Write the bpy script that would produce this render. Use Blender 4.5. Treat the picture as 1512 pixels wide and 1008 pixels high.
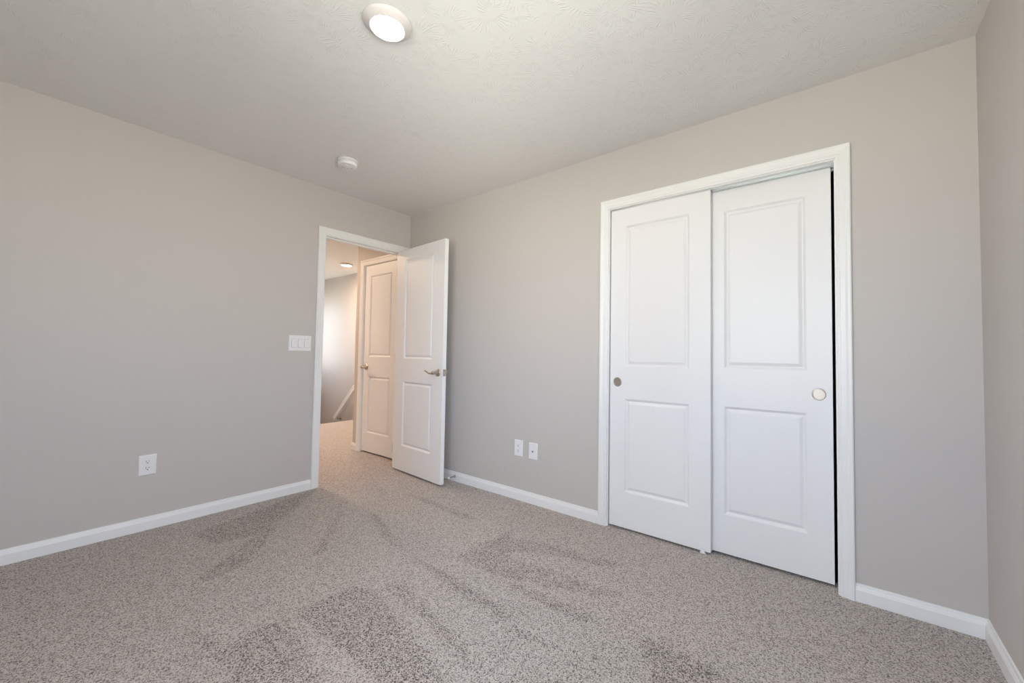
import bpy, bmesh, math, random
from mathutils import Vector, Matrix

for o in list(bpy.data.objects):
    bpy.data.objects.remove(o, do_unlink=True)
C = bpy.context.scene.collection
S = bpy.context.scene

# ---------------------------------------------------------------- camera
CAM = (3.38573, -2.35464, 1.09654)
YAW, PITCH, ROLL, FPX = 0.64062, 0.03373, 0.01397, 590.128
PPX, PPY = 43.52, -1.11
cy_, sy_ = math.cos(YAW), math.sin(YAW)
cp_, sp_ = math.cos(PITCH), math.sin(PITCH)
fwd = Vector((-sy_ * cp_, cy_ * cp_, sp_))
rgt = Vector((cy_, sy_, 0))
up = rgt.cross(fwd)
r2 = math.cos(ROLL) * rgt + math.sin(ROLL) * up
u2 = -math.sin(ROLL) * rgt + math.cos(ROLL) * up
cd = bpy.data.cameras.new('camera')
cam = bpy.data.objects.new('camera', cd)
C.objects.link(cam)
m3 = Matrix((r2, u2, -fwd)).transposed()
cam.matrix_world = Matrix.Translation(CAM) @ m3.to_4x4()
cd.sensor_width = 36
cd.sensor_fit = 'HORIZONTAL'
cd.lens = 36 * FPX / 1512
cd.shift_x = -PPX / 1512
cd.shift_y = PPY / 1512
cd.clip_start = 0.02
S.camera = cam

# ---------------------------------------------------------------- light and exposure
S.view_settings.view_transform = 'Standard'
S.view_settings.look = 'None'
S.view_settings.gamma = 1
S.view_settings.exposure = 0.0
S.view_settings.use_curve_mapping = False
try:
    S.cycles.max_bounces = 14
    S.cycles.diffuse_bounces = 8
    S.cycles.use_denoising = True
    S.cycles.sample_clamp_indirect = 6
except Exception:
    pass

SKY = (0.71, 0.81, 1.0)
SKY_S = 14.8
GROUND = (0.95, 0.91, 0.83)
GROUND_S = 16.2
LAMP_S = 190.0
HALL_S = 780.0

# the outdoors seen by the windows: sky above, a sunlit lawn below the horizon
w = bpy.data.worlds.new('outdoors')
S.world = w
w.use_nodes = True
nt = w.node_tree
nt.nodes.clear()
wo = nt.nodes.new('ShaderNodeOutputWorld')
tc = nt.nodes.new('ShaderNodeTexCoord')
sx = nt.nodes.new('ShaderNodeSeparateXYZ')
st = nt.nodes.new('ShaderNodeMapRange')
st.inputs['From Min'].default_value = -0.03
st.inputs['From Max'].default_value = 0.03
b1 = nt.nodes.new('ShaderNodeBackground')
b2 = nt.nodes.new('ShaderNodeBackground')
mx = nt.nodes.new('ShaderNodeMixShader')
b1.inputs[0].default_value = (*GROUND, 1)
b1.inputs[1].default_value = GROUND_S
b2.inputs[0].default_value = (*SKY, 1)
b2.inputs[1].default_value = SKY_S
nt.links.new(tc.outputs['Generated'], sx.inputs[0])
nt.links.new(sx.outputs['Z'], st.inputs['Value'])
nt.links.new(st.outputs[0], mx.inputs[0])
nt.links.new(b1.outputs[0], mx.inputs[1])
nt.links.new(b2.outputs[0], mx.inputs[2])
nt.links.new(mx.outputs[0], wo.inputs[0])


def portal(name, loc, sx_, sz_, direction):
    ld = bpy.data.lights.new(name, 'AREA')
    ld.shape = 'RECTANGLE'
    ld.size, ld.size_y = sx_, sz_
    ld.cycles.is_portal = True
    o = bpy.data.objects.new(name, ld)
    C.objects.link(o)
    o.location = loc
    o.rotation_euler = Vector(direction).to_track_quat('-Z', 'Z').to_euler()
    return o


# room dimensions (metres): x along the closet wall, y towards the hall, z up
L, D, H = 3.85, 2.96, 2.44
WT = 0.12
WX0, WX1, WZ0, WZ1 = 2.25, 3.37, 0.72, 2.12        # bedroom window in the wall behind the camera
VY0, VY1 = -2.45, -1.25                            # second bedroom window, in the right wall beside the camera (y)
HX0, HX1, HZ0, HZ1 = 0.18, 1.04, 0.68, 2.14        # window at the end of the stairwell (y, z)
portal('window_daylight', ((WX0 + WX1) / 2, -D - 0.11, (WZ0 + WZ1) / 2), WX1 - WX0, WZ1 - WZ0, (0, 1, 0))
portal('side_daylight', (L + 0.11, (VY0 + VY1) / 2, (WZ0 + WZ1) / 2), VY1 - VY0, WZ1 - WZ0, (-1, 0, 0))
portal('stair_daylight', (-5.20, (HX0 + HX1) / 2, (HZ0 + HZ1) / 2), HX1 - HX0, HZ1 - HZ0, (1, 0, 0))


# ---------------------------------------------------------------- materials
def new_mat(name):
    m = bpy.data.materials.new(name)
    m.use_nodes = True
    n = m.node_tree.nodes
    return m, m.node_tree, n, m.node_tree.links, n['Principled BSDF']


def N(nt, typ, **kw):
    n = nt.nodes.new(typ)
    for k, v in kw.items():
        setattr(n, k, v)
    return n


def math_(nt, op, a, b=None, c=None):
    n = nt.nodes.new('ShaderNodeMath')
    n.operation = op
    for i, v in enumerate((a, b, c)):
        if v is None:
            continue
        if isinstance(v, (int, float)):
            n.inputs[i].default_value = v
        else:
            nt.links.new(v, n.inputs[i])
    return n.outputs[0]


def vmath(nt, op, a, b=None):
    n = nt.nodes.new('ShaderNodeVectorMath')
    n.operation = op
    for i, v in enumerate((a, b)):
        if v is None:
            continue
        if isinstance(v, (tuple, list)):
            n.inputs[i].default_value = v
        else:
            nt.links.new(v, n.inputs[i])
    return n


def coords(nt):
    return N(nt, 'ShaderNodeNewGeometry').outputs['Position']


def plain(name, col, rough=0.5, metal=0.0, bump=0.0, bscale=200, var=0.0, spec=0.5):
    m, nt, n, l, p = new_mat(name)
    p.inputs['Roughness'].default_value = rough
    p.inputs['Metallic'].default_value = metal
    p.inputs['Specular IOR Level'].default_value = spec
    pos = N(nt, 'ShaderNodeTexCoord').outputs['Object']
    nz = N(nt, 'ShaderNodeTexNoise')
    nz.inputs['Scale'].default_value = bscale
    nz.inputs['Detail'].default_value = 3
    l.new(pos, nz.inputs['Vector'])
    mixn = N(nt, 'ShaderNodeMix', data_type='RGBA')
    mixn.inputs[6].default_value = (*[c * (1 - var) for c in col], 1)
    mixn.inputs[7].default_value = (*[min(1, c * (1 + var)) for c in col], 1)
    l.new(nz.outputs[0], mixn.inputs[0])
    l.new(mixn.outputs[2], p.inputs['Base Color'])
    if bump:
        b = N(nt, 'ShaderNodeBump')
        b.inputs['Strength'].default_value = bump
        b.inputs['Distance'].default_value = 0.001
        l.new(nz.outputs[0], b.inputs['Height'])
        l.new(b.outputs[0], p.inputs['Normal'])
    return m


def wall_paint(name, col):
    m, nt, n, l, p = new_mat(name)
    p.inputs['Roughness'].default_value = 0.55
    p.inputs['Specular IOR Level'].default_value = 0.35
    p.inputs['Base Color'].default_value = (*col, 1)
    pos = coords(nt)
    a = N(nt, 'ShaderNodeTexNoise')
    a.inputs['Scale'].default_value = 260
    a.inputs['Detail'].default_value = 3
    l.new(pos, a.inputs['Vector'])
    b = N(nt, 'ShaderNodeBump')
    b.inputs['Strength'].default_value = 0.10
    b.inputs['Distance'].default_value = 0.001
    l.new(a.outputs[0], b.inputs['Height'])
    l.new(b.outputs[0], p.inputs['Normal'])
    return m


def ceiling_paint(name, col):
    """flat white with a stomp-brush texture: fans of short ridges round scattered centres"""
    m, nt, n, l, p = new_mat(name)
    p.inputs['Roughness'].default_value = 0.75
    p.inputs['Specular IOR Level'].default_value = 0.25
    p.inputs['Base Color'].default_value = (*col, 1)
    pos0 = coords(nt)
    nz = N(nt, 'ShaderNodeTexNoise')
    nz.inputs['Scale'].default_value = 9
    nz.inputs['Detail'].default_value = 2
    l.new(pos0, nz.inputs['Vector'])
    off = vmath(nt, 'SCALE', vmath(nt, 'SUBTRACT', nz.outputs[1], (0.5, 0.5, 0.5)).outputs[0])
    off.inputs[3].default_value = 0.06
    pos = vmath(nt, 'ADD', pos0, off.outputs[0]).outputs[0]
    total = None
    for sc, sh in ((5.2, 0.0), (6.7, 7.3)):
        vo = N(nt, 'ShaderNodeTexVoronoi', voronoi_dimensions='2D')
        vo.inputs['Scale'].default_value = sc
        ps = vmath(nt, 'ADD', pos, (sh, sh * 1.7, 0)).outputs[0]
        l.new(ps, vo.inputs['Vector'])
        dv = vmath(nt, 'SUBTRACT', ps, vo.outputs['Position']).outputs[0]
        sp = N(nt, 'ShaderNodeSeparateXYZ')
        l.new(dv, sp.inputs[0])
        ang = math_(nt, 'ARCTAN2', sp.outputs[1], sp.outputs[0])
        jit = math_(nt, 'MULTIPLY', nz.outputs[0], 9.0)
        rid = math_(nt, 'SINE', math_(nt, 'ADD', math_(nt, 'MULTIPLY', ang, 34.0), jit))
        rid = math_(nt, 'POWER', math_(nt, 'MAXIMUM', rid, 0.0), 2.0)
        dist = vo.outputs['Distance']
        mr = N(nt, 'ShaderNodeMapRange', interpolation_type='SMOOTHSTEP')
        mr.inputs['From Min'].default_value = 0.10
        mr.inputs['From Max'].default_value = 0.22
        l.new(dist, mr.inputs['Value'])
        mr2 = N(nt, 'ShaderNodeMapRange', interpolation_type='SMOOTHSTEP')
        mr2.inputs['From Min'].default_value = 0.62
        mr2.inputs['From Max'].default_value = 0.40
        l.new(dist, mr2.inputs['Value'])
        # only part of each fan is pulled up
        br = N(nt, 'ShaderNodeTexNoise')
        br.inputs['Scale'].default_value = 22 + sc
        br.inputs['Detail'].default_value = 1
        l.new(ps, br.inputs['Vector'])
        g = N(nt, 'ShaderNodeMapRange')
        g.inputs['From Min'].default_value = 0.44
        g.inputs['From Max'].default_value = 0.60
        l.new(br.outputs[0], g.inputs['Value'])
        v = math_(nt, 'MULTIPLY', math_(nt, 'MULTIPLY', rid, g.outputs[0]),
                  math_(nt, 'MULTIPLY', mr.outputs[0], mr2.outputs[0]))
        total = v if total is None else math_(nt, 'MAXIMUM', total, v)
    fine = N(nt, 'ShaderNodeTexNoise')
    fine.inputs['Scale'].default_value = 60
    fine.inputs['Detail'].default_value = 3
    l.new(pos0, fine.inputs['Vector'])
    hgt = math_(nt, 'ADD', total, math_(nt, 'MULTIPLY', fine.outputs[0], 0.25))
    b = N(nt, 'ShaderNodeBump')
    b.inputs['Strength'].default_value = 0.58
    b.inputs['Distance'].default_value = 0.0019
    l.new(hgt, b.inputs['Height'])
    l.new(b.outputs[0], p.inputs['Normal'])
    return m


def carpet(name):
    m, nt, n, l, p = new_mat(name)
    p.inputs['Roughness'].default_value = 0.95
    p.inputs['Specular IOR Level'].default_value = 0.1
    pos = coords(nt)
    vo = N(nt, 'ShaderNodeTexVoronoi')
    vo.inputs['Scale'].default_value = 250
    l.new(pos, vo.inputs['Vector'])
    sp = N(nt, 'ShaderNodeSeparateColor')
    l.new(vo.outputs['Color'], sp.inputs[0])
    nz = N(nt, 'ShaderNodeTexNoise')
    nz.inputs['Scale'].default_value = 210
    nz.inputs['Detail'].default_value = 3
    nz.inputs['Roughness'].default_value = 0.65
    l.new(pos, nz.inputs['Vector'])
    k = math_(nt, 'ADD', math_(nt, 'MULTIPLY', sp.outputs[0], 0.55), math_(nt, 'MULTIPLY', nz.outputs[0], 0.9))
    at = N(nt, 'ShaderNodeAttribute', attribute_name='nap')
    k = math_(nt, 'SUBTRACT', k, math_(nt, 'MULTIPLY', at.outputs['Fac'], 0.105))
    rp = N(nt, 'ShaderNodeValToRGB')
    e = rp.color_ramp.elements
    e[0].position, e[0].color = 0.28, (0.070, 0.053, 0.047, 1)
    e[1].position, e[1].color = 0.88, (0.74, 0.68, 0.64, 1)
    for ps, co in ((0.47, (0.24, 0.20, 0.182, 1)), (0.63, (0.52, 0.465, 0.43, 1))):
        x = e.new(ps)
        x.color = co
    l.new(k, rp.inputs[0])
    l.new(rp.outputs[0], p.inputs['Base Color'])
    b = N(nt, 'ShaderNodeBump')
    b.inputs['Strength'].default_value = 0.9
    b.inputs['Distance'].default_value = 0.006
    h = math_(nt, 'ADD', math_(nt, 'MULTIPLY', vo.outputs['Distance'], -0.8), math_(nt, 'MULTIPLY', nz.outputs[0], 1.3))
    l.new(h, b.inputs['Height'])
    l.new(b.outputs[0], p.inputs['Normal'])
    return m


def glow(name, col, s):
    m, nt, n, l, p = new_mat(name)
    p.inputs['Base Color'].default_value = (0.9, 0.9, 0.9, 1)
    p.inputs['Emission Color'].default_value = (*col, 1)
    p.inputs['Emission Strength'].default_value = s
    return m


def pane_glass(name):
    m, nt, n, l, p = new_mat(name)
    n.remove(p)
    t = N(nt, 'ShaderNodeBsdfTransparent')
    t.inputs[0].default_value = (0.95, 0.97, 0.96, 1)
    g = N(nt, 'ShaderNodeBsdfGlossy')
    g.inputs['Roughness'].default_value = 0.02
    mx = N(nt, 'ShaderNodeMixShader')
    fr = N(nt, 'ShaderNodeFresnel')
    fr.inputs[0].default_value = 1.45
    l.new(fr.outputs[0], mx.inputs[0])
    l.new(t.outputs[0], mx.inputs[1])
    l.new(g.outputs[0], mx.inputs[2])
    l.new(mx.outputs[0], n['Material Output'].inputs[0])
    return m


M_WALL = wall_paint('greige wall paint', (0.552, 0.520, 0.496))
M_HALLWALL = M_WALL
M_CEIL = ceiling_paint('textured ceiling paint', (0.75, 0.745, 0.735))
M_TRIM = plain('white trim paint', (0.82, 0.82, 0.82), 0.38)
M_DOOR = plain('white door paint', (0.81, 0.81, 0.82), 0.42)
M_CARPET = carpet('grey brown carpet')
M_NICKEL = plain('satin nickel', (0.50, 0.44, 0.38), 0.30, 1.0, var=0.04)
M_CUP = plain('brushed nickel cup', (0.46, 0.41, 0.36), 0.42, 1.0, var=0.05)
M_STEEL = plain('zinc track', (0.55, 0.57, 0.58), 0.35, 1.0)
M_PLASTIC = plain('white plastic', (0.80, 0.79, 0.80), 0.35)
M_DETECT = plain('white detector plastic', (0.83, 0.83, 0.85), 0.4)
M_GREY = plain('grey plastic', (0.35, 0.35, 0.36), 0.5)
M_GAP_SHADE = plain('grey gap shade', (0.42, 0.42, 0.43), 0.5)  # grey standing in for the shade in the switch rocker gaps
M_SLOT = plain('dark slot', (0.03, 0.028, 0.026), 0.6)
M_LENS = glow('lamp diffuser', (1.0, 0.80, 0.66), LAMP_S)
M_HLENS = glow('hall lamp diffuser', (1.0, 0.72, 0.50), HALL_S)
M_TRIMRING = plain('white lamp trim', (0.60, 0.56, 0.55), 0.45)
M_RUBBER = plain('white rubber', (0.85, 0.85, 0.85), 0.5)
M_GLASS = pane_glass('window glass')
M_VINYL = plain('white vinyl', (0.82, 0.82, 0.82), 0.35)


# ---------------------------------------------------------------- mesh helpers
class MB:
    def __init__(self):
        self.v, self.f, self.s = [], [], []

    def add(self, vs, fs, smooth=False):
        o = len(self.v)
        self.v += [tuple(x) for x in vs]
        self.f += [tuple(i + o for i in q) for q in fs]
        self.s += [smooth] * len(fs)

    def box(self, x0, y0, z0, x1, y1, z1):
        v = [(x, y, z) for x in (x0, x1) for y in (y0, y1) for z in (z0, z1)]
        self.add(v, [(0, 1, 3, 2), (4, 6, 7, 5), (0, 4, 5, 1), (2, 3, 7, 6), (0, 2, 6, 4), (1, 5, 7, 3)])

    def lathe(self, prof, n=40, mat=None, smooth=True):
        """prof: list of (radius, height) about z"""
        mat = mat or Matrix.Identity(4)
        vs, fs = [], []
        for r, z in prof:
            for i in range(n):
                a = 2 * math.pi * i / n
                vs.append(mat @ Vector((r * math.cos(a), r * math.sin(a), z)))
        for k in range(len(prof) - 1):
            for i in range(n):
                j = (i + 1) % n
                fs.append((k * n + i, k * n + j, (k + 1) * n + j, (k + 1) * n + i))
        self.add(vs, fs, smooth)
        for k, rev in ((0, True), (len(prof) - 1, False)):
            if prof[k][0] > 1e-6:
                q = tuple(range(n))
                base = [vs[k * n + i] for i in range(n)]
                self.add(base, [tuple(reversed(q)) if rev else q], False)

    def tube(self, pts, radii, n=14):
        pts = [Vector(p) for p in pts]
        if isinstance(radii, (int, float)):
            radii = [radii] * len(pts)
        vs, fs = [], []
        up_ = Vector((0, 0, 1))
        for i, p in enumerate(pts):
            t = (pts[min(i + 1, len(pts) - 1)] - pts[max(i - 1, 0)]).normalized()
            a = t.cross(up_)
            if a.length < 1e-3:
                a = t.cross(Vector((0, 1, 0)))
            a.normalize()
            b = t.cross(a)
            r = radii[i]
            ra, rb = r if isinstance(r, tuple) else (r, r)
            for k in range(n):
                th = 2 * math.pi * k / n
                vs.append(p + a * ra * math.cos(th) + b * rb * math.sin(th))
        for i in range(len(pts) - 1):
            for k in range(n):
                j = (k + 1) % n
                fs.append((i * n + k, i * n + j, (i + 1) * n + j, (i + 1) * n + k))
        fs.append(tuple(range(n)))
        fs.append(tuple((len(pts) - 1) * n + k for k in range(n)))
        self.add(vs, fs, True)

    def build(self, name, mat, parent=None, loc=None, rot=None, bevel=0.0, merge=True):
        me = bpy.data.meshes.new(name)
        me.from_pydata(self.v, [], self.f)
        me.polygons.foreach_set('use_smooth', self.s)
        bm = bmesh.new()
        bm.from_mesh(me)
        if merge:
            bmesh.ops.remove_doubles(bm, verts=bm.verts, dist=1e-6)
        bmesh.ops.recalc_face_normals(bm, faces=bm.faces)
        bm.to_mesh(me)
        bm.free()
        me.materials.append(mat)
        o = bpy.data.objects.new(name, me)
        C.objects.link(o)
        if loc:
            o.location = loc
        if rot:
            o.rotation_euler = rot
        if parent:
            o.parent = parent
        if bevel:
            b = o.modifiers.new('bevel', 'BEVEL')
            b.width = bevel
            b.segments = 3
            b.limit_method = 'ANGLE'
        return o


def tag(o, label, cat=None, group=None, kind=None):
    o['label'] = label
    if cat:
        o['category'] = cat
    if group:
        o['group'] = group
    if kind:
        o['kind'] = kind
    return o


def struct(o, label, cat):
    return tag(o, label, cat, kind='structure')


def empty(name, loc, rot=(0, 0, 0)):
    o = bpy.data.objects.new(name, None)
    o.empty_display_size = 0.05
    C.objects.link(o)
    o.location = loc
    o.rotation_euler = rot
    return o


def holed_wall(axis, a0, a1, z0, z1, t0, t1, holes):
    """a wall slab with rectangular openings; axis 'x' or 'y' is its length, t its thickness"""
    mb = MB()
    us = sorted({a0, a1, *[h[0] for h in holes], *[h[1] for h in holes]})
    zs = sorted({z0, z1, *[max(z0, h[2]) for h in holes], *[h[3] for h in holes]})

    def solid(i, j):
        if i < 0 or j < 0 or i >= len(us) - 1 or j >= len(zs) - 1:
            return False
        u, z = (us[i] + us[i + 1]) / 2, (zs[j] + zs[j + 1]) / 2
        return not any(h[0] < u < h[1] and h[2] < z < h[3] for h in holes)

    def P(u, t, z):
        return (u, t, z) if axis == 'x' else (t, u, z)
    for i in range(len(us) - 1):
        for j in range(len(zs) - 1):
            if not solid(i, j):
                continue
            u0, u1, q0, q1 = us[i], us[i + 1], zs[j], zs[j + 1]
            for t in (t0, t1):
                mb.add([P(u0, t, q0), P(u1, t, q0), P(u1, t, q1), P(u0, t, q1)], [(0, 1, 2, 3)])
            for di, dj, e in ((-1, 0, (u0, u0, q0, q1)), (1, 0, (u1, u1, q0, q1)), (0, -1, (u0, u1, q0, q0)), (0, 1, (u0, u1, q1, q1))):
                if not solid(i + di, j + dj):
                    ua, ub, za, zb = e
                    mb.add([P(ua, t0, za), P(ub, t0, zb), P(ub, t1, zb), P(ua, t1, za)], [(0, 1, 2, 3)])
    return mb


# ---------------------------------------------------------------- the shell
DY0, DY1, DZ = -0.804, -0.052, 2.052        # room doorway in the left wall
CX0, CX1, CZ = 2.180, 3.372, 2.052          # closet opening
HY = 0.02                                   # face of the hall wall that holds the hall door
HDX0, HDX1 = -0.862, -0.238                 # hall doorway
FX = -2.90                                  # top of the stairs

# vacuum strokes: outlines on the carpet where the nap lies the other way
STROKES = [
    [(0.79, -0.83), (0.87, -0.81), (1.40, -0.98), (1.32, -1.01)],
    [(0.05, -0.84), (0.33, -1.09), (0.61, -1.42), (0.55, -1.60), (0.30, -1.66), (0.20, -1.36), (0.10, -1.04)],
    [(0.48, -1.25), (0.93, -1.56), (0.97, -1.71), (0.96, -1.80), (0.69, -1.54)],
    [(0.49, -0.83), (0.74, -1.00), (1.13, -1.29), (1.12, -1.34), (0.91, -1.18)],
    [(1.55, -1.34), (1.67, -1.30), (1.99, -1.36), (2.33, -1.44), (2.17, -1.56), (1.91, -1.58), (1.54, -1.59)],
    [(1.55, -1.62), (1.89, -1.67), (1.99, -1.70), (1.78, -1.86), (1.55, -1.85), (1.54, -1.72)],
    [(1.68, -1.17), (1.90, -1.21), (2.41, -1.33), (2.34, -1.34), (2.03, -1.29), (1.66, -1.26)],
    [(1.57, -1.01), (1.79, -1.00), (2.06, -1.01), (2.28, -1.05), (2.28, -1.08), (1.97, -1.08)],
    [(1.72, -0.68), (1.74, -0.43), (2.10, -0.84), (1.94, -0.87), (1.70, -0.86)],
    [(1.80, -0.50), (2.06, -0.43), (2.45, -0.38), (2.44, -0.44), (2.08, -0.54), (1.92, -0.64)],
    [(1.97, -0.69), (2.26, -0.64), (2.59, -0.63), (2.49, -0.71), (2.10, -0.84)],
    [(2.11, -0.86), (2.44, -0.83), (2.62, -0.85), (2.49, -0.91), (2.14, -0.89)],
    [(1.31, -1.89), (1.53, -1.84), (1.79, -1.85), (1.63, -1.87)],
    [(0.67, -0.46), (0.88, -0.41), (1.45, -0.44), (1.40, -0.51)],
    [(2.75, -0.83), (3.02, -0.82), (3.08, -0.86), (2.88, -1.01)],
    [(2.31, -1.09), (2.41, -1.08), (2.50, -1.10), (2.34, -1.12)],
]


def stroke_depth(x, y):
    """1 deep inside a stroke, 0 outside, with a soft 3 cm edge"""
    best = 0.0
    for k, pl in enumerate(STROKES):
        xs = [p[0] for p in pl]
        ys = [p[1] for p in pl]
        if x < min(xs) - .04 or x > max(xs) + .04 or y < min(ys) - .04 or y > max(ys) + .04:
            continue
        inside = False
        dmin = 9.0
        for i in range(len(pl)):
            (x0, y0), (x1, y1) = pl[i], pl[(i + 1) % len(pl)]
            if (y0 > y) != (y1 > y) and x < (x1 - x0) * (y - y0) / (y1 - y0) + x0:
                inside = not inside
            dx, dy = x1 - x0, y1 - y0
            t = max(0, min(1, ((x - x0) * dx + (y - y0) * dy) / (dx * dx + dy * dy)))
            dmin = min(dmin, math.hypot(x - x0 - t * dx, y - y0 - t * dy))
        sd = dmin if inside else -dmin
        v = max(0, min(1, (sd + 0.012) / 0.022))
        best = max(best, v * (0.75 + 0.25 * ((k * 37) % 10) / 10))
    return best


def floor_mesh():
    nx, ny = 450, 277
    x0, x1, y0, y1 = FX, L + 0.0, -D, 1.2
    me = bpy.data.meshes.new('floor')
    vs = []
    nap = []
    for j in range(ny + 1):
        for i in range(nx + 1):
            x, y = x0 + (x1 - x0) * i / nx, y0 + (y1 - y0) * j / ny
            vs.append((x, y, 0))
            nap.append(stroke_depth(x, y) if x > -0.1 else 0)
    fs = []
    for j in range(ny):
        for i in range(nx):
            a = j * (nx + 1) + i
            fs.append((a, a + 1, a + nx + 2, a + nx + 1))
    b = len(vs)
    zb = -0.2
    vs += [(x0, y0, zb), (x1, y0, zb), (x1, y1, zb), (x0, y1, zb)]
    c00, c10 = 0, nx
    c01, c11 = ny * (nx + 1), ny * (nx + 1) + nx
    fs += [(b, b + 3, b + 2, b + 1),
           tuple([b] + [b + 1] + [c10 - i for i in range(nx + 1)]),
           tuple([b + 2, b + 3] + [c01 + i for i in range(nx + 1)]),
           tuple([b + 1, b + 2] + [c11 - j * (nx + 1) for j in range(ny + 1)]),
           tuple([b + 3, b] + [c00 + j * (nx + 1) for j in range(ny + 1)])]
    nap += [0] * 4
    me.from_pydata(vs, [], fs)
    at = me.attributes.new('nap', 'FLOAT', 'POINT')
    at.data.foreach_set('value', nap)
    me.materials.append(M_CARPET)
    o = bpy.data.objects.new('floor', me)
    C.objects.link(o)
    return o


struct(floor_mesh(), 'grey brown cut pile carpet with vacuum strokes, running through the doorway into the hall', 'carpet')

mb = MB()
mb.box(-5.22, -D - WT, H, L + WT, 1.32, H + 0.1)
struct(mb.build('ceiling', M_CEIL), 'white brush textured ceiling', 'ceiling')

holed_wall('y', -D - WT, 1.2, -0.2, H, -WT, 0, [(DY0 - .018, DY1 + .018, -1, DZ + .018)])
struct(holed_wall('y', -D - WT, 1.2, -0.2, H, -WT, 0, [(DY0 - .018, DY1 + .018, -1, DZ + .018)]).build('wall_left', M_WALL),
       'greige wall with the open doorway to the hall', 'wall')
struct(holed_wall('x', 0, L + WT, -0.2, H, 0, WT, [(CX0 - .018, CX1 + .018, -1, CZ + .018)]).build('wall_back', M_WALL),
       'greige wall with the wide sliding door closet', 'wall')
struct(holed_wall('y', -D - WT, 0, -0.2, H, L, L + WT, [(VY0, VY1, WZ0, WZ1)]).build('wall_right', M_WALL),
       'plain greige wall meeting the closet wall in the corner beside the sliding doors', 'wall')
struct(holed_wall('x', 0, L, -0.2, H, -D - WT, -D, [(WX0, WX1, WZ0, WZ1)]).build('wall_rear', M_WALL),
       'greige wall with the bedroom window, facing the closet', 'wall')

# closet interior
cb = MB()
cx0, cx1, cyb = 1.95, 3.60, 0.78
cb.box(cx0 - .06, WT, -0.2, cx0, cyb, H)
cb.box(cx1, WT, -0.2, cx1 + .06, cyb, H)
cb.box(cx0 - .06, cyb, -0.2, cx1 + .06, cyb + .06, H)
cb.box(cx0, WT, -0.05, cx1, cyb, 0.0)
struct(cb.build('wall_closet', M_WALL), 'dark closet interior behind the sliding doors', 'wall')

# hall
struct(holed_wall('x', -1.02, -WT, -0.2, H, HY, HY + WT, [(HDX0 - .018, HDX1 + .018, -1, DZ + .018)]).build('wall_hall_back', M_HALLWALL),
       'hall wall with the closed panel door, seen through the doorway', 'wall')
struct(holed_wall('y', HY + WT, 1.2, -0.2, H, -1.02, -1.02 + WT, []).build('wall_hall_return', M_HALLWALL),
       'end of the hall wall turning towards the stairs', 'wall')
struct(holed_wall('x', -5.22, 0, -3.0, H, 1.2, 1.32, []).build('wall_stair', M_HALLWALL),
       'sunlit pale wall beside the stairs with the handrail on it', 'wall')
struct(holed_wall('y', -1.7, 1.2, -3.0, H, -5.22, -5.1, [(HX0, HX1, HZ0, HZ1)]).build('wall_stair_end', M_HALLWALL),
       'far end wall of the stairwell with its window', 'wall')
struct(holed_wall('x', FX - .1, -WT, -0.2, H, -1.7, -1.58, []).build('wall_hall_front', M_HALLWALL),
       'hall wall opposite the hall door', 'wall')
struct(holed_wall('y', -1.58, -0.1, -0.2, H, FX - .1, FX, []).build('wall_hall_end', M_HALLWALL),
       'short end wall of the hall beside the stair opening', 'wall')
struct(holed_wall('x', -5.1, FX, -3.0, H, -0.1, 0.0, []).build('wall_stairwell', M_HALLWALL),
       'stairwell wall opposite the handrail', 'wall')
sb = MB()
for i in range(8):
    sb.box(FX - .27 * (i + 1), 0.0, -3.0, FX - .27 * i, 1.2, -0.19 * (i + 1))
sb.box(-5.1, 0.0, -3.0, FX - .27 * 8, 1.2, -0.19 * 9)
struct(sb.build('stairs', M_CARPET), 'carpeted stairs going down past the hall floor edge', 'stairs')

# ---------------------------------------------------------------- mouldings
BASE = [(0, 0), (.014, 0), (.014, .052), (.0115, .058), (.0115, .060), (.008, .066), (.006, .076), (0, .078)]


def baseboard(name, runs, label):
    """runs: lists of ((x,y) start, end, inward normal, mitre start, mitre end)"""
    mb = MB()
    for (p0, p1, nrm, m0, m1) in runs:
        p0, p1, nrm = Vector((*p0, 0)), Vector((*p1, 0)), Vector((*nrm, 0))
        d = (p1 - p0).normalized()
        a = [p0 + nrm * t + d * (t * m0) + Vector((0, 0, z)) for t, z in BASE]
        b = [p1 + nrm * t - d * (t * m1) + Vector((0, 0, z)) for t, z in BASE]
        n = len(BASE)
        mb.add(a + b, [(i, (i + 1) % n, n + (i + 1) % n, n + i) for i in range(n)] + [tuple(range(n)), tuple(range(n, 2 * n))])
    return struct(mb.build(name, M_TRIM, bevel=0.0008), label, 'baseboard')


CASE = [(0, 0), (0, .0085), (.003, .0100), (.012, .0100), (.0145, .0125), (.033, .0135), (.042, .0175), (.0525, .0180), (.0575, .0140), (.0575, 0)]
CW = .0575
REV = .006


def casing(axis, a0, a1, top, t0, sgn, clip1=None):
    """mitred three-sided casing round an opening; profile grows outwards from the opening and off the wall"""
    mb = MB()
    n = len(CASE)
    rows = []
    for u, v in CASE:
        u1 = u if clip1 is None else min(u, clip1)
        pts = [(a0 - REV - u, 0), (a0 - REV - u, top + REV + u), (a1 + REV + u1, top + REV + u), (a1 + REV + u1, 0)]
        rows.append([((a, t0 + sgn * v, z) if axis == 'x' else (t0 + sgn * v, a, z)) for a, z in pts])
    for k in range(3):
        vs = [r[k] for r in rows] + [r[k + 1] for r in rows]
        mb.add(vs, [(i, (i + 1) % n, n + (i + 1) % n, n + i) for i in range(n)])
    for k in (0, 3):
        mb.add([r[k] for r in rows], [tuple(range(n))])
    return mb


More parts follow.
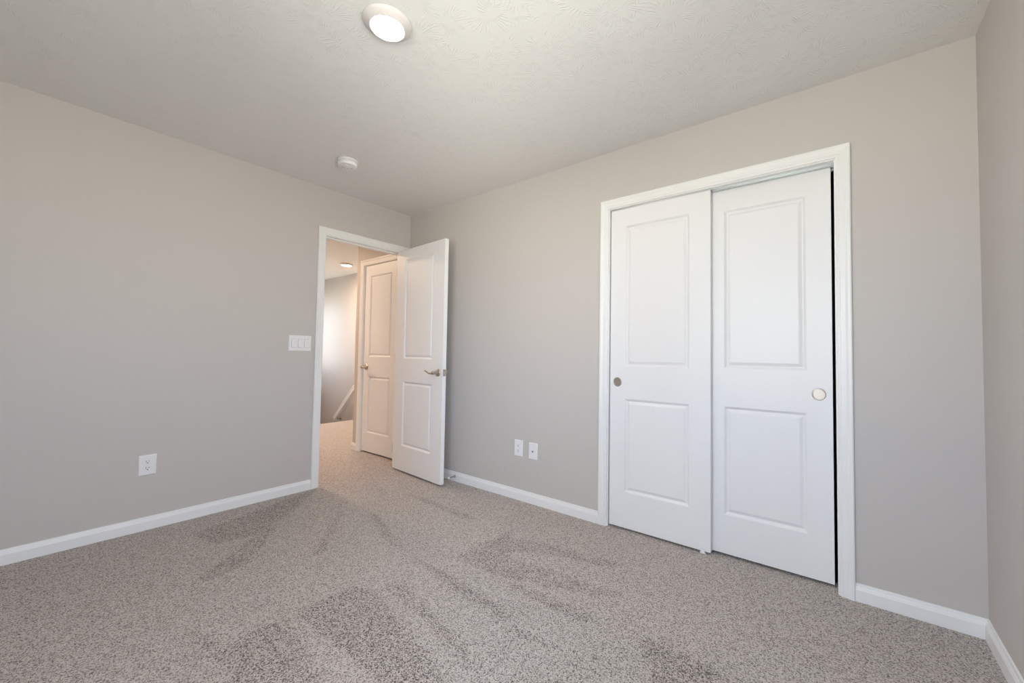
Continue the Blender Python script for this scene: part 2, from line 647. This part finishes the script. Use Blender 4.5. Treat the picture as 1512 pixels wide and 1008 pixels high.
def jamb(axis, a0, a1, top, t0, t1, stop=None):
    mb = MB()
    th = .018

    def bx(u0, u1, q0, q1, ta=t0, tb=t1):
        if axis == 'x':
            mb.box(u0, ta, q0, u1, tb, q1)
        else:
            mb.box(ta, u0, q0, tb, u1, q1)
    bx(a0 - th, a0, 0, top + th)
    bx(a1, a1 + th, 0, top + th)
    bx(a0, a1, top, top + th)
    if stop:
        s0, s1 = stop
        bx(a0, a0 + .011, 0, top, s0, s1)
        bx(a1 - .011, a1, 0, top, s0, s1)
        bx(a0 + .011, a1 - .011, top - .011, top, s0, s1)
    return mb


# closet casing
t1 = casing('x', CX0, CX1, CZ, 0, -1).build('trim_1', M_TRIM)
struct(t1, 'white moulded casing round the sliding door closet', 'door trim')
jamb('x', CX0, CX1, CZ, 0, WT).build('jamb', M_TRIM, t1)
# doorway casing: room side and hall side
t2 = casing('y', DY0, DY1, DZ, 0, 1, clip1=.040).build('trim_2', M_TRIM)
struct(t2, 'white moulded casing round the open doorway in the corner', 'door trim')
jamb('y', DY0, DY1, DZ, -WT, 0, stop=(-.075, -.040)).build('jamb', M_TRIM, t2)
casing('y', DY0, DY1, DZ, -WT, -1, clip1=.040).build('hall_side_casing', M_TRIM, t2)
mb = MB()
mb.box(-.052, DY0 - .0002, .897, -.012, DY0 + .0016, .957)
mb.tube([(-.012, DY0 + .001, .927), (-.004, DY0 + .001, .927), (.003, DY0 - .002, .927), (.007, DY0 - .007, .927)],
        [(.0008, .016)] * 4, 10)
mb.build('strike_plate', M_NICKEL, t2)['label'] = 'nickel strike plate with a curved lip'
# hall door casing
t3 = casing('x', HDX0, HDX1, DZ, HY, -1).build('trim_3', M_TRIM)
struct(t3, 'white casing round the closed hall door beyond the doorway', 'door trim')
jamb('x', HDX0, HDX1, DZ, HY, HY + WT, stop=(HY + .05, HY + .085)).build('jamb', M_TRIM, t3)

cL = CX0 - REV - CW
cR = CX1 + REV + CW
dN = DY0 - REV - CW
baseboard('baseboard_left', [((0, -D), (0, dN), (1, 0), 1, 0)], 'white baseboard along the greige wall left of the doorway')
baseboard('baseboard_back_left', [((0, 0), (cL, 0), (0, -1), 1, 0)], 'white baseboard between the open door and the closet')
baseboard('baseboard_back_right', [((cR, 0), (L, 0), (0, -1), 0, 1)], 'short white baseboard between the closet and the corner')
baseboard('baseboard_right', [((L, 0), (L, -D), (-1, 0), 1, 1)], 'white baseboard running from the corner along the plain wall')
baseboard('baseboard_rear', [((L, -D), (0, -D), (0, 1), 1, 1)], 'white baseboard under the bedroom window')
hL = HDX0 - REV - CW
baseboard('baseboard_hall', [((-1.02, HY), (hL, HY), (0, -1), -1, 0), ((-1.02, 1.2), (-1.02, HY), (-1, 0), 0, -1)],
          'short white baseboard at the hall wall end beside the hall door')
baseboard('baseboard_hall_right', [((HDX1 + REV + CW, HY), (-WT, HY), (0, -1), 0, 0)], 'white baseboard between the hall door and the doorway')
baseboard('baseboard_hall_front', [((FX, -1.58), (-WT, -1.58), (0, 1), 0, 0)], 'white baseboard along the hall wall facing the hall door')

# ---------------------------------------------------------------- panel doors
STICK = [(0, 0), (.002, .0012), (.006, .005), (.011, .0105), (.0135, .012), (.017, .012), (.019, .0108), (.031, .0040), (.034, .0030)]


def panel_slab(w_, h_, t, panels, mb=None):
    """moulded door: x 0..w, y 0 (front, facing -y) .. t, z 0..h, raised panels pressed into both faces"""
    mb = mb or MB()
    xs = sorted({0, w_, *[p[0] for p in panels], *[p[1] for p in panels]})
    zs = sorted({0, h_, *[p[2] for p in panels], *[p[3] for p in panels]})
    for y, s in ((0, 1), (t, -1)):
        for i in range(len(xs) - 1):
            for j in range(len(zs) - 1):
                xm, zm = (xs[i] + xs[i + 1]) / 2, (zs[j] + zs[j + 1]) / 2
                if any(p[0] < xm < p[1] and p[2] < zm < p[3] for p in panels):
                    continue
                mb.add([(xs[i], y, zs[j]), (xs[i + 1], y, zs[j]), (xs[i + 1], y, zs[j + 1]), (xs[i], y, zs[j + 1])], [(0, 1, 2, 3)])
        for p in panels:
            loops = [[(p[0] + a, y + s * d, p[2] + a), (p[1] - a, y + s * d, p[2] + a), (p[1] - a, y + s * d, p[3] - a), (p[0] + a, y + s * d, p[3] - a)]
                     for a, d in STICK]
            for k in range(len(loops) - 1):
                mb.add(loops[k] + loops[k + 1], [(i, (i + 1) % 4, 4 + (i + 1) % 4, 4 + i) for i in range(4)])
            mb.add(loops[-1], [(0, 1, 2, 3)])
    for i in range(len(xs) - 1):
        for z in (0, h_):
            mb.add([(xs[i], 0, z), (xs[i + 1], 0, z), (xs[i + 1], t, z), (xs[i], t, z)], [(0, 1, 2, 3)])
    for j in range(len(zs) - 1):
        for x in (0, w_):
            mb.add([(x, 0, zs[j]), (x, 0, zs[j + 1]), (x, t, zs[j + 1]), (x, t, zs[j])], [(0, 1, 2, 3)])
    return mb


RX = Matrix.Rotation(math.radians(90), 4, 'X')      # lathe axis z -> -y


def pull(parent, x, z):
    """round flush pull let into a sliding door"""
    o = MB()
    T = Matrix.Translation((x, 0, z)) @ RX
    o.lathe([(.0235, .0002), (.0235, .0022), (.0255, .0030), (.0285, .0026), (.0300, .0004), (.0300, -.0005)], 40, T)
    o.build('flush_pull', M_NICKEL, parent)['label'] = 'round nickel flush pull'
    i = MB()
    i.lathe([(.0235, .0022), (.0228, .0008), (.0210, .0004), (.0002, .0004)], 40, T)
    c = i.build('pull_cup', M_CUP, [ch for ch in parent.children if ch.name.startswith('flush_pull')][0])
    return c


SW = .620
SH = 2.026
d2 = panel_slab(SW, 2.032, .034, [(.101, .503, .223, .808), (.101, .503, 1.012, 1.918)]).build('door_2', M_DOOR, loc=(2.186, .011, .013), bevel=0.0012)
struct(d2, 'white two panel sliding closet door nearer the doorway, overlapping in front', 'sliding door')
pull(d2, .052, .913)
d3 = panel_slab(SW, SH, .034, [(.129, .515, .212, .806), (.129, .515, 1.018, 1.908)]).build('door_3', M_DOOR, loc=(2.739, .053, .015), bevel=0.0012)
struct(d3, 'white two panel sliding closet door nearer the corner, set behind the other', 'sliding door')
pull(d3, .564, .903)

# top track of the sliding doors and the guide on the floor
tr = empty('sliding_door_track', ((CX0 + CX1) / 2, .06, CZ))
tag(tr, 'grey metal top track above the sliding closet doors', 'door track')
a = MB()
hw = (CX1 - CX0) / 2
a.box(-hw, -.052, -.003, hw, .045, 0)
a.box(-hw, -.012, -.012, hw, -.0105, -.003)
a.box(-hw, .0425, -.016, hw, .045, -.003)
a.build('track_channel', M_STEEL, tr)
a = MB()
a.box(-hw, -.052, -.0095, hw, -.0505, -.003)
a.build('track_lip', M_STEEL, tr)
gd = empty('closet_door_guide', (2.765, .028, 0))
tag(gd, 'small white floor guide under the meeting edges of the closet doors', 'door guide')
a = MB()
a.box(-.016, -.022, .0005, .016, .064, .0045)
a.build('guide_base', M_PLASTIC, gd, bevel=.001)
for yy in (-.0215, .0195, .061):
    a = MB()
    a.box(-.012, yy, .004, .012, yy + .0035, .026)
    a.build('guide_fin', M_PLASTIC, gd, bevel=.001)


# ---------------------------------------------------------------- hinged doors
def lever_set(parent, x, z, t, side, toward):
    """rose, neck and waved lever; side -1 on the y=0 face, +1 on the y=t face; toward = x direction of the lever"""
    y = 0 if side < 0 else t
    s = side
    T = Matrix.Translation((x, y, z)) @ (RX if s < 0 else Matrix.Rotation(math.radians(-90), 4, 'X'))
    a = MB()
    a.lathe([(.0325, 0), (.0325, .004), (.0300, .0085), (.0220, .0115), (.0135, .0130), (.0125, .018), (.0125, .040), (.0150, .044),
             (.0155, .058), (.0125, .063), (.0002, .064)], 36, T)
    h = a.build('door_lever', M_NICKEL, parent)
    h['label'] = 'satin nickel lever handle'
    b = MB()
    pts, rad = [], []
    for k in range(15):
        u = k / 14
        pts.append((x + toward * (.008 + .112 * u), y + s * (.051 - .006 * math.sin(u * 3.14)), z - .012 * math.sin(u * math.pi * 0.95) * (1 - u * .2) + .016 * u ** 2))
        rad.append((.0075 - .0030 * u, .0095 - .0035 * u))
    b.tube(pts, rad, 14)
    b.build('lever_arm', M_NICKEL, h)
    return h


def hinge(parent, x, y, z, t):
    a = MB()
    a.tube([(x, y, z - .045), (x, y, z + .045)], .0062, 14)
    a.lathe([(.0002, .0075), (.0045, .006), (.0055, .002), (.0055, 0)], 14, Matrix.Translation((x, y, z + .045)))
    a.lathe([(.0002, -.0055), (.0050, -.003), (.0055, 0)], 14, Matrix.Translation((x, y, z - .045)))
    for q in (-.027, -.009, .009, .027):
        a.lathe([(.0066, q - .0004), (.0066, q + .0004)], 14, Matrix.Translation((x, y, z)))
    o = a.build('hinge', M_NICKEL, parent)
    b = MB()
    b.box(x - .001, y - .040 if t > 0 else y, z - .044, x + .0012, y if t > 0 else y + .034, z + .044)
    b.build('hinge_leaf', M_NICKEL, o)
    o['label'] = 'satin nickel hinge'
    return o


DW, DH, DT = .762, 2.032, .035
phi = math.radians(-4.0)
# local frame: x from the hinge to the latch edge, y=0 is the face turned to the room, y=DT the face near the closet wall
hx, hy = 0.010, -0.110
ox, oy = hx - DT * math.sin(-phi) * 1.0, hy - DT * math.cos(phi)
d1 = panel_slab(DW, DH, DT, [(.155, .606, .225, .812), (.155, .606, 1.022, 1.938)]).build('door_1', M_DOOR, loc=(ox, oy, .018), rot=(0, 0, phi), bevel=0.0012)
struct(d1, 'white two panel room door standing open against the closet wall', 'door')
lever_set(d1, DW - .062, .914, DT, -1, -1)
lever_set(d1, DW - .062, .914, DT, 1, -1)
a = MB()
a.box(DW - .0005, DT / 2 - .0125, .914 - .0285, DW + .0012, DT / 2 + .0125, .914 + .0285)
lp = a.build('latch_plate', M_NICKEL, d1)
lp['label'] = 'nickel latch plate on the door edge'
a = MB()
v = [(DW, DT / 2 - .006, .914 - .009), (DW, DT / 2 + .006, .914 - .009), (DW, DT / 2 + .006, .914 + .009), (DW, DT / 2 - .006, .914 + .009),
     (DW + .012, DT / 2 + .003, .914 - .008), (DW + .012, DT / 2 + .006, .914 - .008), (DW + .012, DT / 2 + .006, .914 + .008), (DW + .012, DT / 2 + .003, .914 + .008)]
a.add(v, [(0, 1, 2, 3), (4, 7, 6, 5), (0, 4, 5, 1), (1, 5, 6, 2), (2, 6, 7, 3), (3, 7, 4, 0)])
a.build('latch_bolt', M_NICKEL, lp)
for zz in (.18, 1.02, 1.85):
    hinge(d1, -.004, DT + .006, zz, 1)

HW = HDX1 - HDX0 - .006
d4 = panel_slab(HW, DH, DT, [(.105, HW - .105, .205, .815), (.105, HW - .105, 1.028, 1.918)]).build('door_4', M_DOOR, loc=(HDX0 + .003, HY + .012, .016), bevel=0.0012)
struct(d4, 'white two panel hall door standing closed beyond the doorway', 'door')
lever_set(d4, .062, .914, DT, -1, 1)
for zz in (.18, 1.02, 1.855):
    hinge(d4, HW + .002, -.007, zz, -1)

# ---------------------------------------------------------------- window behind the camera and in the stairwell


def window(name, label, loc, rotz, w_, h_, t):
    """frame, meeting rail, panes and stool in local x (width), y (depth into the wall), z"""
    f = MB()
    b = .045
    for x0, x1, z0, z1 in ((0, b, 0, h_), (w_ - b, w_, 0, h_), (b, w_ - b, 0, b), (b, w_ - b, h_ - b, h_), (b, w_ - b, h_ / 2 - .02, h_ / 2 + .02)):
        f.box(x0, .045, z0, x1, .105, z1)
    o = f.build(name, M_VINYL, loc=loc, rot=(0, 0, rotz))
    struct(o, label, 'window')
    for z0, z1 in ((b, h_ / 2 - .02), (h_ / 2 + .02, h_ - b)):
        p = MB()
        p.box(b, .073, z0, w_ - b, .077, z1)
        p.build('pane', M_GLASS, o)
    s = MB()
    s.box(-.05, -.035, -.022, w_ + .05, 0, 0)
    s.box(0.001, -.0, -.0005, w_ - .001, .045, .006)
    s.build('window_stool', M_TRIM, o, bevel=.002)
    return o


window('window_1', 'white framed bedroom window facing the closet', (WX1, -D, WZ0), math.pi, WX1 - WX0, WZ1 - WZ0, WT)
window('window_3', 'white framed bedroom window in the wall right of the closet', (L, VY1, WZ0), -math.pi / 2, VY1 - VY0, WZ1 - WZ0, WT)
window('window_2', 'white framed window at the end of the stairwell', (-5.1, HX0, HZ0), math.pi / 2, HX1 - HX0, HZ1 - HZ0, WT)


# ---------------------------------------------------------------- ceiling lights
def ceiling_light(x, y, label, lens, r=.094):
    o = empty('ceiling_light', (x, y, H))
    tag(o, label, 'ceiling light', 'round ceiling lights')
    k = r / .094
    a = MB()
    a.lathe([(.094 * k, 0), (.094 * k, -.004), (.0925 * k, -.008), (.086 * k, -.014), (.076 * k, -.021), (.070 * k, -.0255), (.0665 * k, -.0265), (.0645 * k, -.0245), (.0640 * k, -.018)], 64)
    a.build('trim_ring', M_TRIMRING, o)
    b = MB()
    b.lathe([(.0642 * k, -.021), (.050 * k, -.0222), (.03 * k, -.023), (.0002, -.0234)], 64)
    b.build('diffuser', lens, o)['label'] = 'glowing white diffuser'
    return o


ceiling_light(1.918, -1.468, 'lit round flush light on the bedroom ceiling', M_LENS)
ceiling_light(-2.68, 0.74, 'lit round flush light on the hall ceiling, glimpsed through the doorway', M_HLENS)
ceiling_light(-1.62, -0.79, 'lit round flush light on the hall ceiling nearer the doorway, above its header', M_HLENS)

# ---------------------------------------------------------------- smoke detector
sd = empty('smoke_detector', (.618, -.958, H))
tag(sd, 'small round white smoke detector on the ceiling near the doorway', 'smoke detector')
a = MB()
a.lathe([(.066, 0), (.066, -.009), (.0645, -.011), (.060, -.0115)], 56)
a.build('base_plate', M_DETECT, sd)
a = MB()
a.lathe([(.0600, -.0115), (.0600, -.0155), (.0625, -.0165), (.0620, -.034), (.0605, -.0385), (.0580, -.0408), (.054, -.0418), (.0002, -.0420)], 56)
a.build('detector_body', M_DETECT, sd)
a = MB()
a.lathe([(.012, -.041), (.012, -.0438), (.0105, -.0445), (.0002, -.0447)], 24, Matrix.Translation((.010, -.012, 0)))
a.build('test_button', M_DETECT, sd)
for k in range(7):
    a = MB()
    ang = math.radians(95 + k * 20)
    T = Matrix.Rotation(ang, 4, 'Z') @ Matrix.Translation((.036, 0, -.0422))
    vs = [T @ Vector(p) for p in [(x, y_, z) for x in (-.009, .009) for y_ in (-.0016, .0016) for z in (-.0006, .0006)]]
    a.add(vs, [(0, 1, 3, 2), (4, 6, 7, 5), (0, 4, 5, 1), (2, 3, 7, 6), (0, 2, 6, 4), (1, 5, 7, 3)])
    a.build('vent_slot', M_GREY, sd)


# ---------------------------------------------------------------- wall plates
def plate_obj(name, loc, rotz, w_, h_, parent=None):
    """a raised wall plate: local x across, y off the wall towards -y, z up"""
    root = empty(name, loc, (0, 0, rotz))
    a = MB()
    x, z = w_ / 2, h_ / 2
    loops = []
    for ins, dep in ((0, 0), (0, .0022), (.0012, .0040), (.0035, .0056), (.006, .0062)):
        loops.append([(-x + ins, -dep, -z + ins), (x - ins, -dep, -z + ins), (x - ins, -dep, z - ins), (-x + ins, -dep, z - ins)])
    for k in range(len(loops) - 1):
        a.add(loops[k] + loops[k + 1], [(i, (i + 1) % 4, 4 + (i + 1) % 4, 4 + i) for i in range(4)])
    a.add(loops[-1], [(0, 1, 2, 3)])
    a.add(loops[0], [(0, 1, 2, 3)])
    a.build('cover_plate', M_PLASTIC, root)
    return root


def screw(parent, x, z):
    a = MB()
    a.lathe([(.0034, .0060), (.0034, .0070), (.0028, .0075), (.0002, .0076)], 16, Matrix.Translation((x, 0, z)) @ RX)
    o = a.build('screw', M_PLASTIC, parent)
    b = MB()
    b.box(x - .0026, -.00775, z - .0004, x + .0026, -.0074, z + .0004)
    b.build('screw_slot', M_GREY, o)


def outlet(loc, rotz, label):
    r = plate_obj('wall_outlet', loc, rotz, .080, .122)
    tag(r, label, 'outlet', 'duplex wall outlets')
    for zc in (.0195, -.0195):
        a = MB()
        n = 40
        ring = []
        for i in range(n):
            th = 2 * math.pi * i / n
            ring.append((.0172 * math.cos(th), max(-.0135, min(.0135, .0172 * math.sin(th)))))
        for y0, y1 in ((-.0055, -.0078),):
            vs = [(p, y0, q + zc) for p, q in ring] + [(p, y1, q + zc) for p, q in ring]
            a.add(vs, [(i, (i + 1) % n, n + (i + 1) % n, n + i) for i in range(n)] + [tuple(range(n, 2 * n))])
        rc = a.build('receptacle', M_PLASTIC, r)
        s = MB()
        s.box(-.0076, -.00802, zc - .0010, -.0052, -.0076, zc + .0085)
        s.build('slot', M_SLOT, rc)
        s = MB()
        s.box(.0052, -.00802, zc + .0002, .0074, -.0076, zc + .0080)
        s.build('slot', M_SLOT, rc)
        s = MB()
        s.lathe([(.0030, .0076), (.0030, .00802), (.0002, .00803)], 16, Matrix.Translation((0, 0, zc - .0068)) @ RX)
        s.build('ground_hole', M_SLOT, rc)
    screw(r, 0, 0)
    return r


outlet((0, -1.811, .390), math.pi / 2, 'white duplex outlet low on the greige wall left of the doorway')
outlet((1.430, 0, .385), 0, 'white duplex outlet beside the round socket plate, low on the closet wall')

cp = plate_obj('cable_outlet', (1.570, 0, .381), 0, .080, .122)
tag(cp, 'white wall plate with one dark round cable socket, nearer the closet', 'cable outlet')
a = MB()
a.lathe([(.0085, .0060), (.0085, .0085), (.0062, .0088), (.0060, .0135), (.0046, .0135), (.0046, .0090), (.0002, .0090)], 6, RX, smooth=False)
cs = a.build('cable_socket', M_STEEL, cp)
cs['label'] = 'threaded metal cable socket'
a = MB()
a.lathe([(.0045, .0092), (.0045, .0130), (.0002, .0131)], 18, RX)
a.build('socket_hole', M_SLOT, cs)
screw(cp, 0, .042)
screw(cp, 0, -.042)

sw = plate_obj('light_switch', (0, -.976, 1.156), math.pi / 2, .163, .121)
tag(sw, 'white three gang rocker light switch beside the doorway casing', 'light switch')
for k in (-1, 0, 1):
    a = MB()
    xc = .046 * k
    a.box(xc - .0168, -.0066, -.0348, xc + .0168, -.0060, .0345)
    fr = a.build('rocker_shade_frame', M_GAP_SHADE, sw, bevel=.0006)  # frame coloured grey to draw the shadow line round each rocker
    a = MB()
    x0, x1 = xc - .0152, xc + .0152
    prof = [(-.0330, .0110), (-.0325, .0118), (0, .0086), (.0325, .0092), (.0330, .0086)] 
    vs = [(x0, -.0065, -.033)] + [(x0, -d, z) for z, d in prof] + [(x0, -.0065, .033)]
    n = len(vs)
    vs2 = [(x1, y_, z) for x, y_, z in vs]
    a.add(vs + vs2, [(i, (i + 1) % n, n + (i + 1) % n, n + i) for i in range(n)] + [tuple(range(n)), tuple(range(n, 2 * n))])
    a.build('rocker', M_PLASTIC, fr)

# ---------------------------------------------------------------- door stop on the baseboard
ds = empty('door_stop', (.737, -.014, .044))
tag(ds, 'small nickel rod door stop with a white tip on the baseboard behind the open door', 'door stop')
a = MB()
a.lathe([(.0125, 0), (.0125, .002), (.0105, .0055), (.0060, .0085), (.0050, .010)], 28, RX)
a.build('stop_base', M_NICKEL, ds)
a = MB()
a.lathe([(.0046, .009), (.0046, .060), (.0060, .061), (.0060, .064)], 20, RX)
a.build('stop_rod', M_NICKEL, ds)
a = MB()
a.lathe([(.0062, .0635), (.0082, .0645), (.0086, .072), (.0072, .0765), (.0002, .0780)], 24, RX)
a.build('rubber_tip', M_RUBBER, ds)['label'] = 'white rubber tip'

# ---------------------------------------------------------------- handrail on the stair wall
hr = empty('handrail', (-3.7, 1.2, 0))
tag(hr, 'white handrail sloping down the stair wall, seen through the doorway', 'handrail')
P_LO, P_HI = Vector((-3.70, 1.135, -0.07)), Vector((-2.95, 1.135, 0.605))
a = MB()
dv = (P_HI - P_LO).normalized()
nv = Vector((-dv.z, 0, dv.x))
prof = [(-.019, -.028), (.019, -.028), (.021, -.018), (.017, -.006), (.021, .010), (.018, .022), (.008, .029), (-.008, .029), (-.018, .022), (-.021, .010), (-.017, -.006), (-.021, -.018)]
n = len(prof)
vs = []
for P in (P_LO, P_HI):
    for q, r in prof:
        vs.append(P + Vector((0, q * 1.3, 0)) + nv * r * 1.4 - Vector(hr.location))
a.add(vs, [(i, (i + 1) % n, n + (i + 1) % n, n + i) for i in range(n)] + [tuple(range(n)), tuple(range(n, 2 * n))])
a.build('rail', M_TRIM, hr, bevel=.002)
for f in (.10, .86):
    Q = P_LO.lerp(P_HI, f) - Vector(hr.location)
    base = Vector((Q.x, 0, Q.z - .075))
    a = MB()
    a.lathe([(.030, 0), (.030, .004), (.022, .009), (.0002, .010)], 24, Matrix.Translation(base) @ RX)
    a.tube([base + Vector((0, -.006, 0)), base + Vector((0, -.035, .002)), base + Vector((0, -.058, .015)), Q + Vector((0, 0, -.036))], .008, 12)
    a.build('rail_bracket', M_NICKEL, hr)['label'] = 'nickel rail bracket'
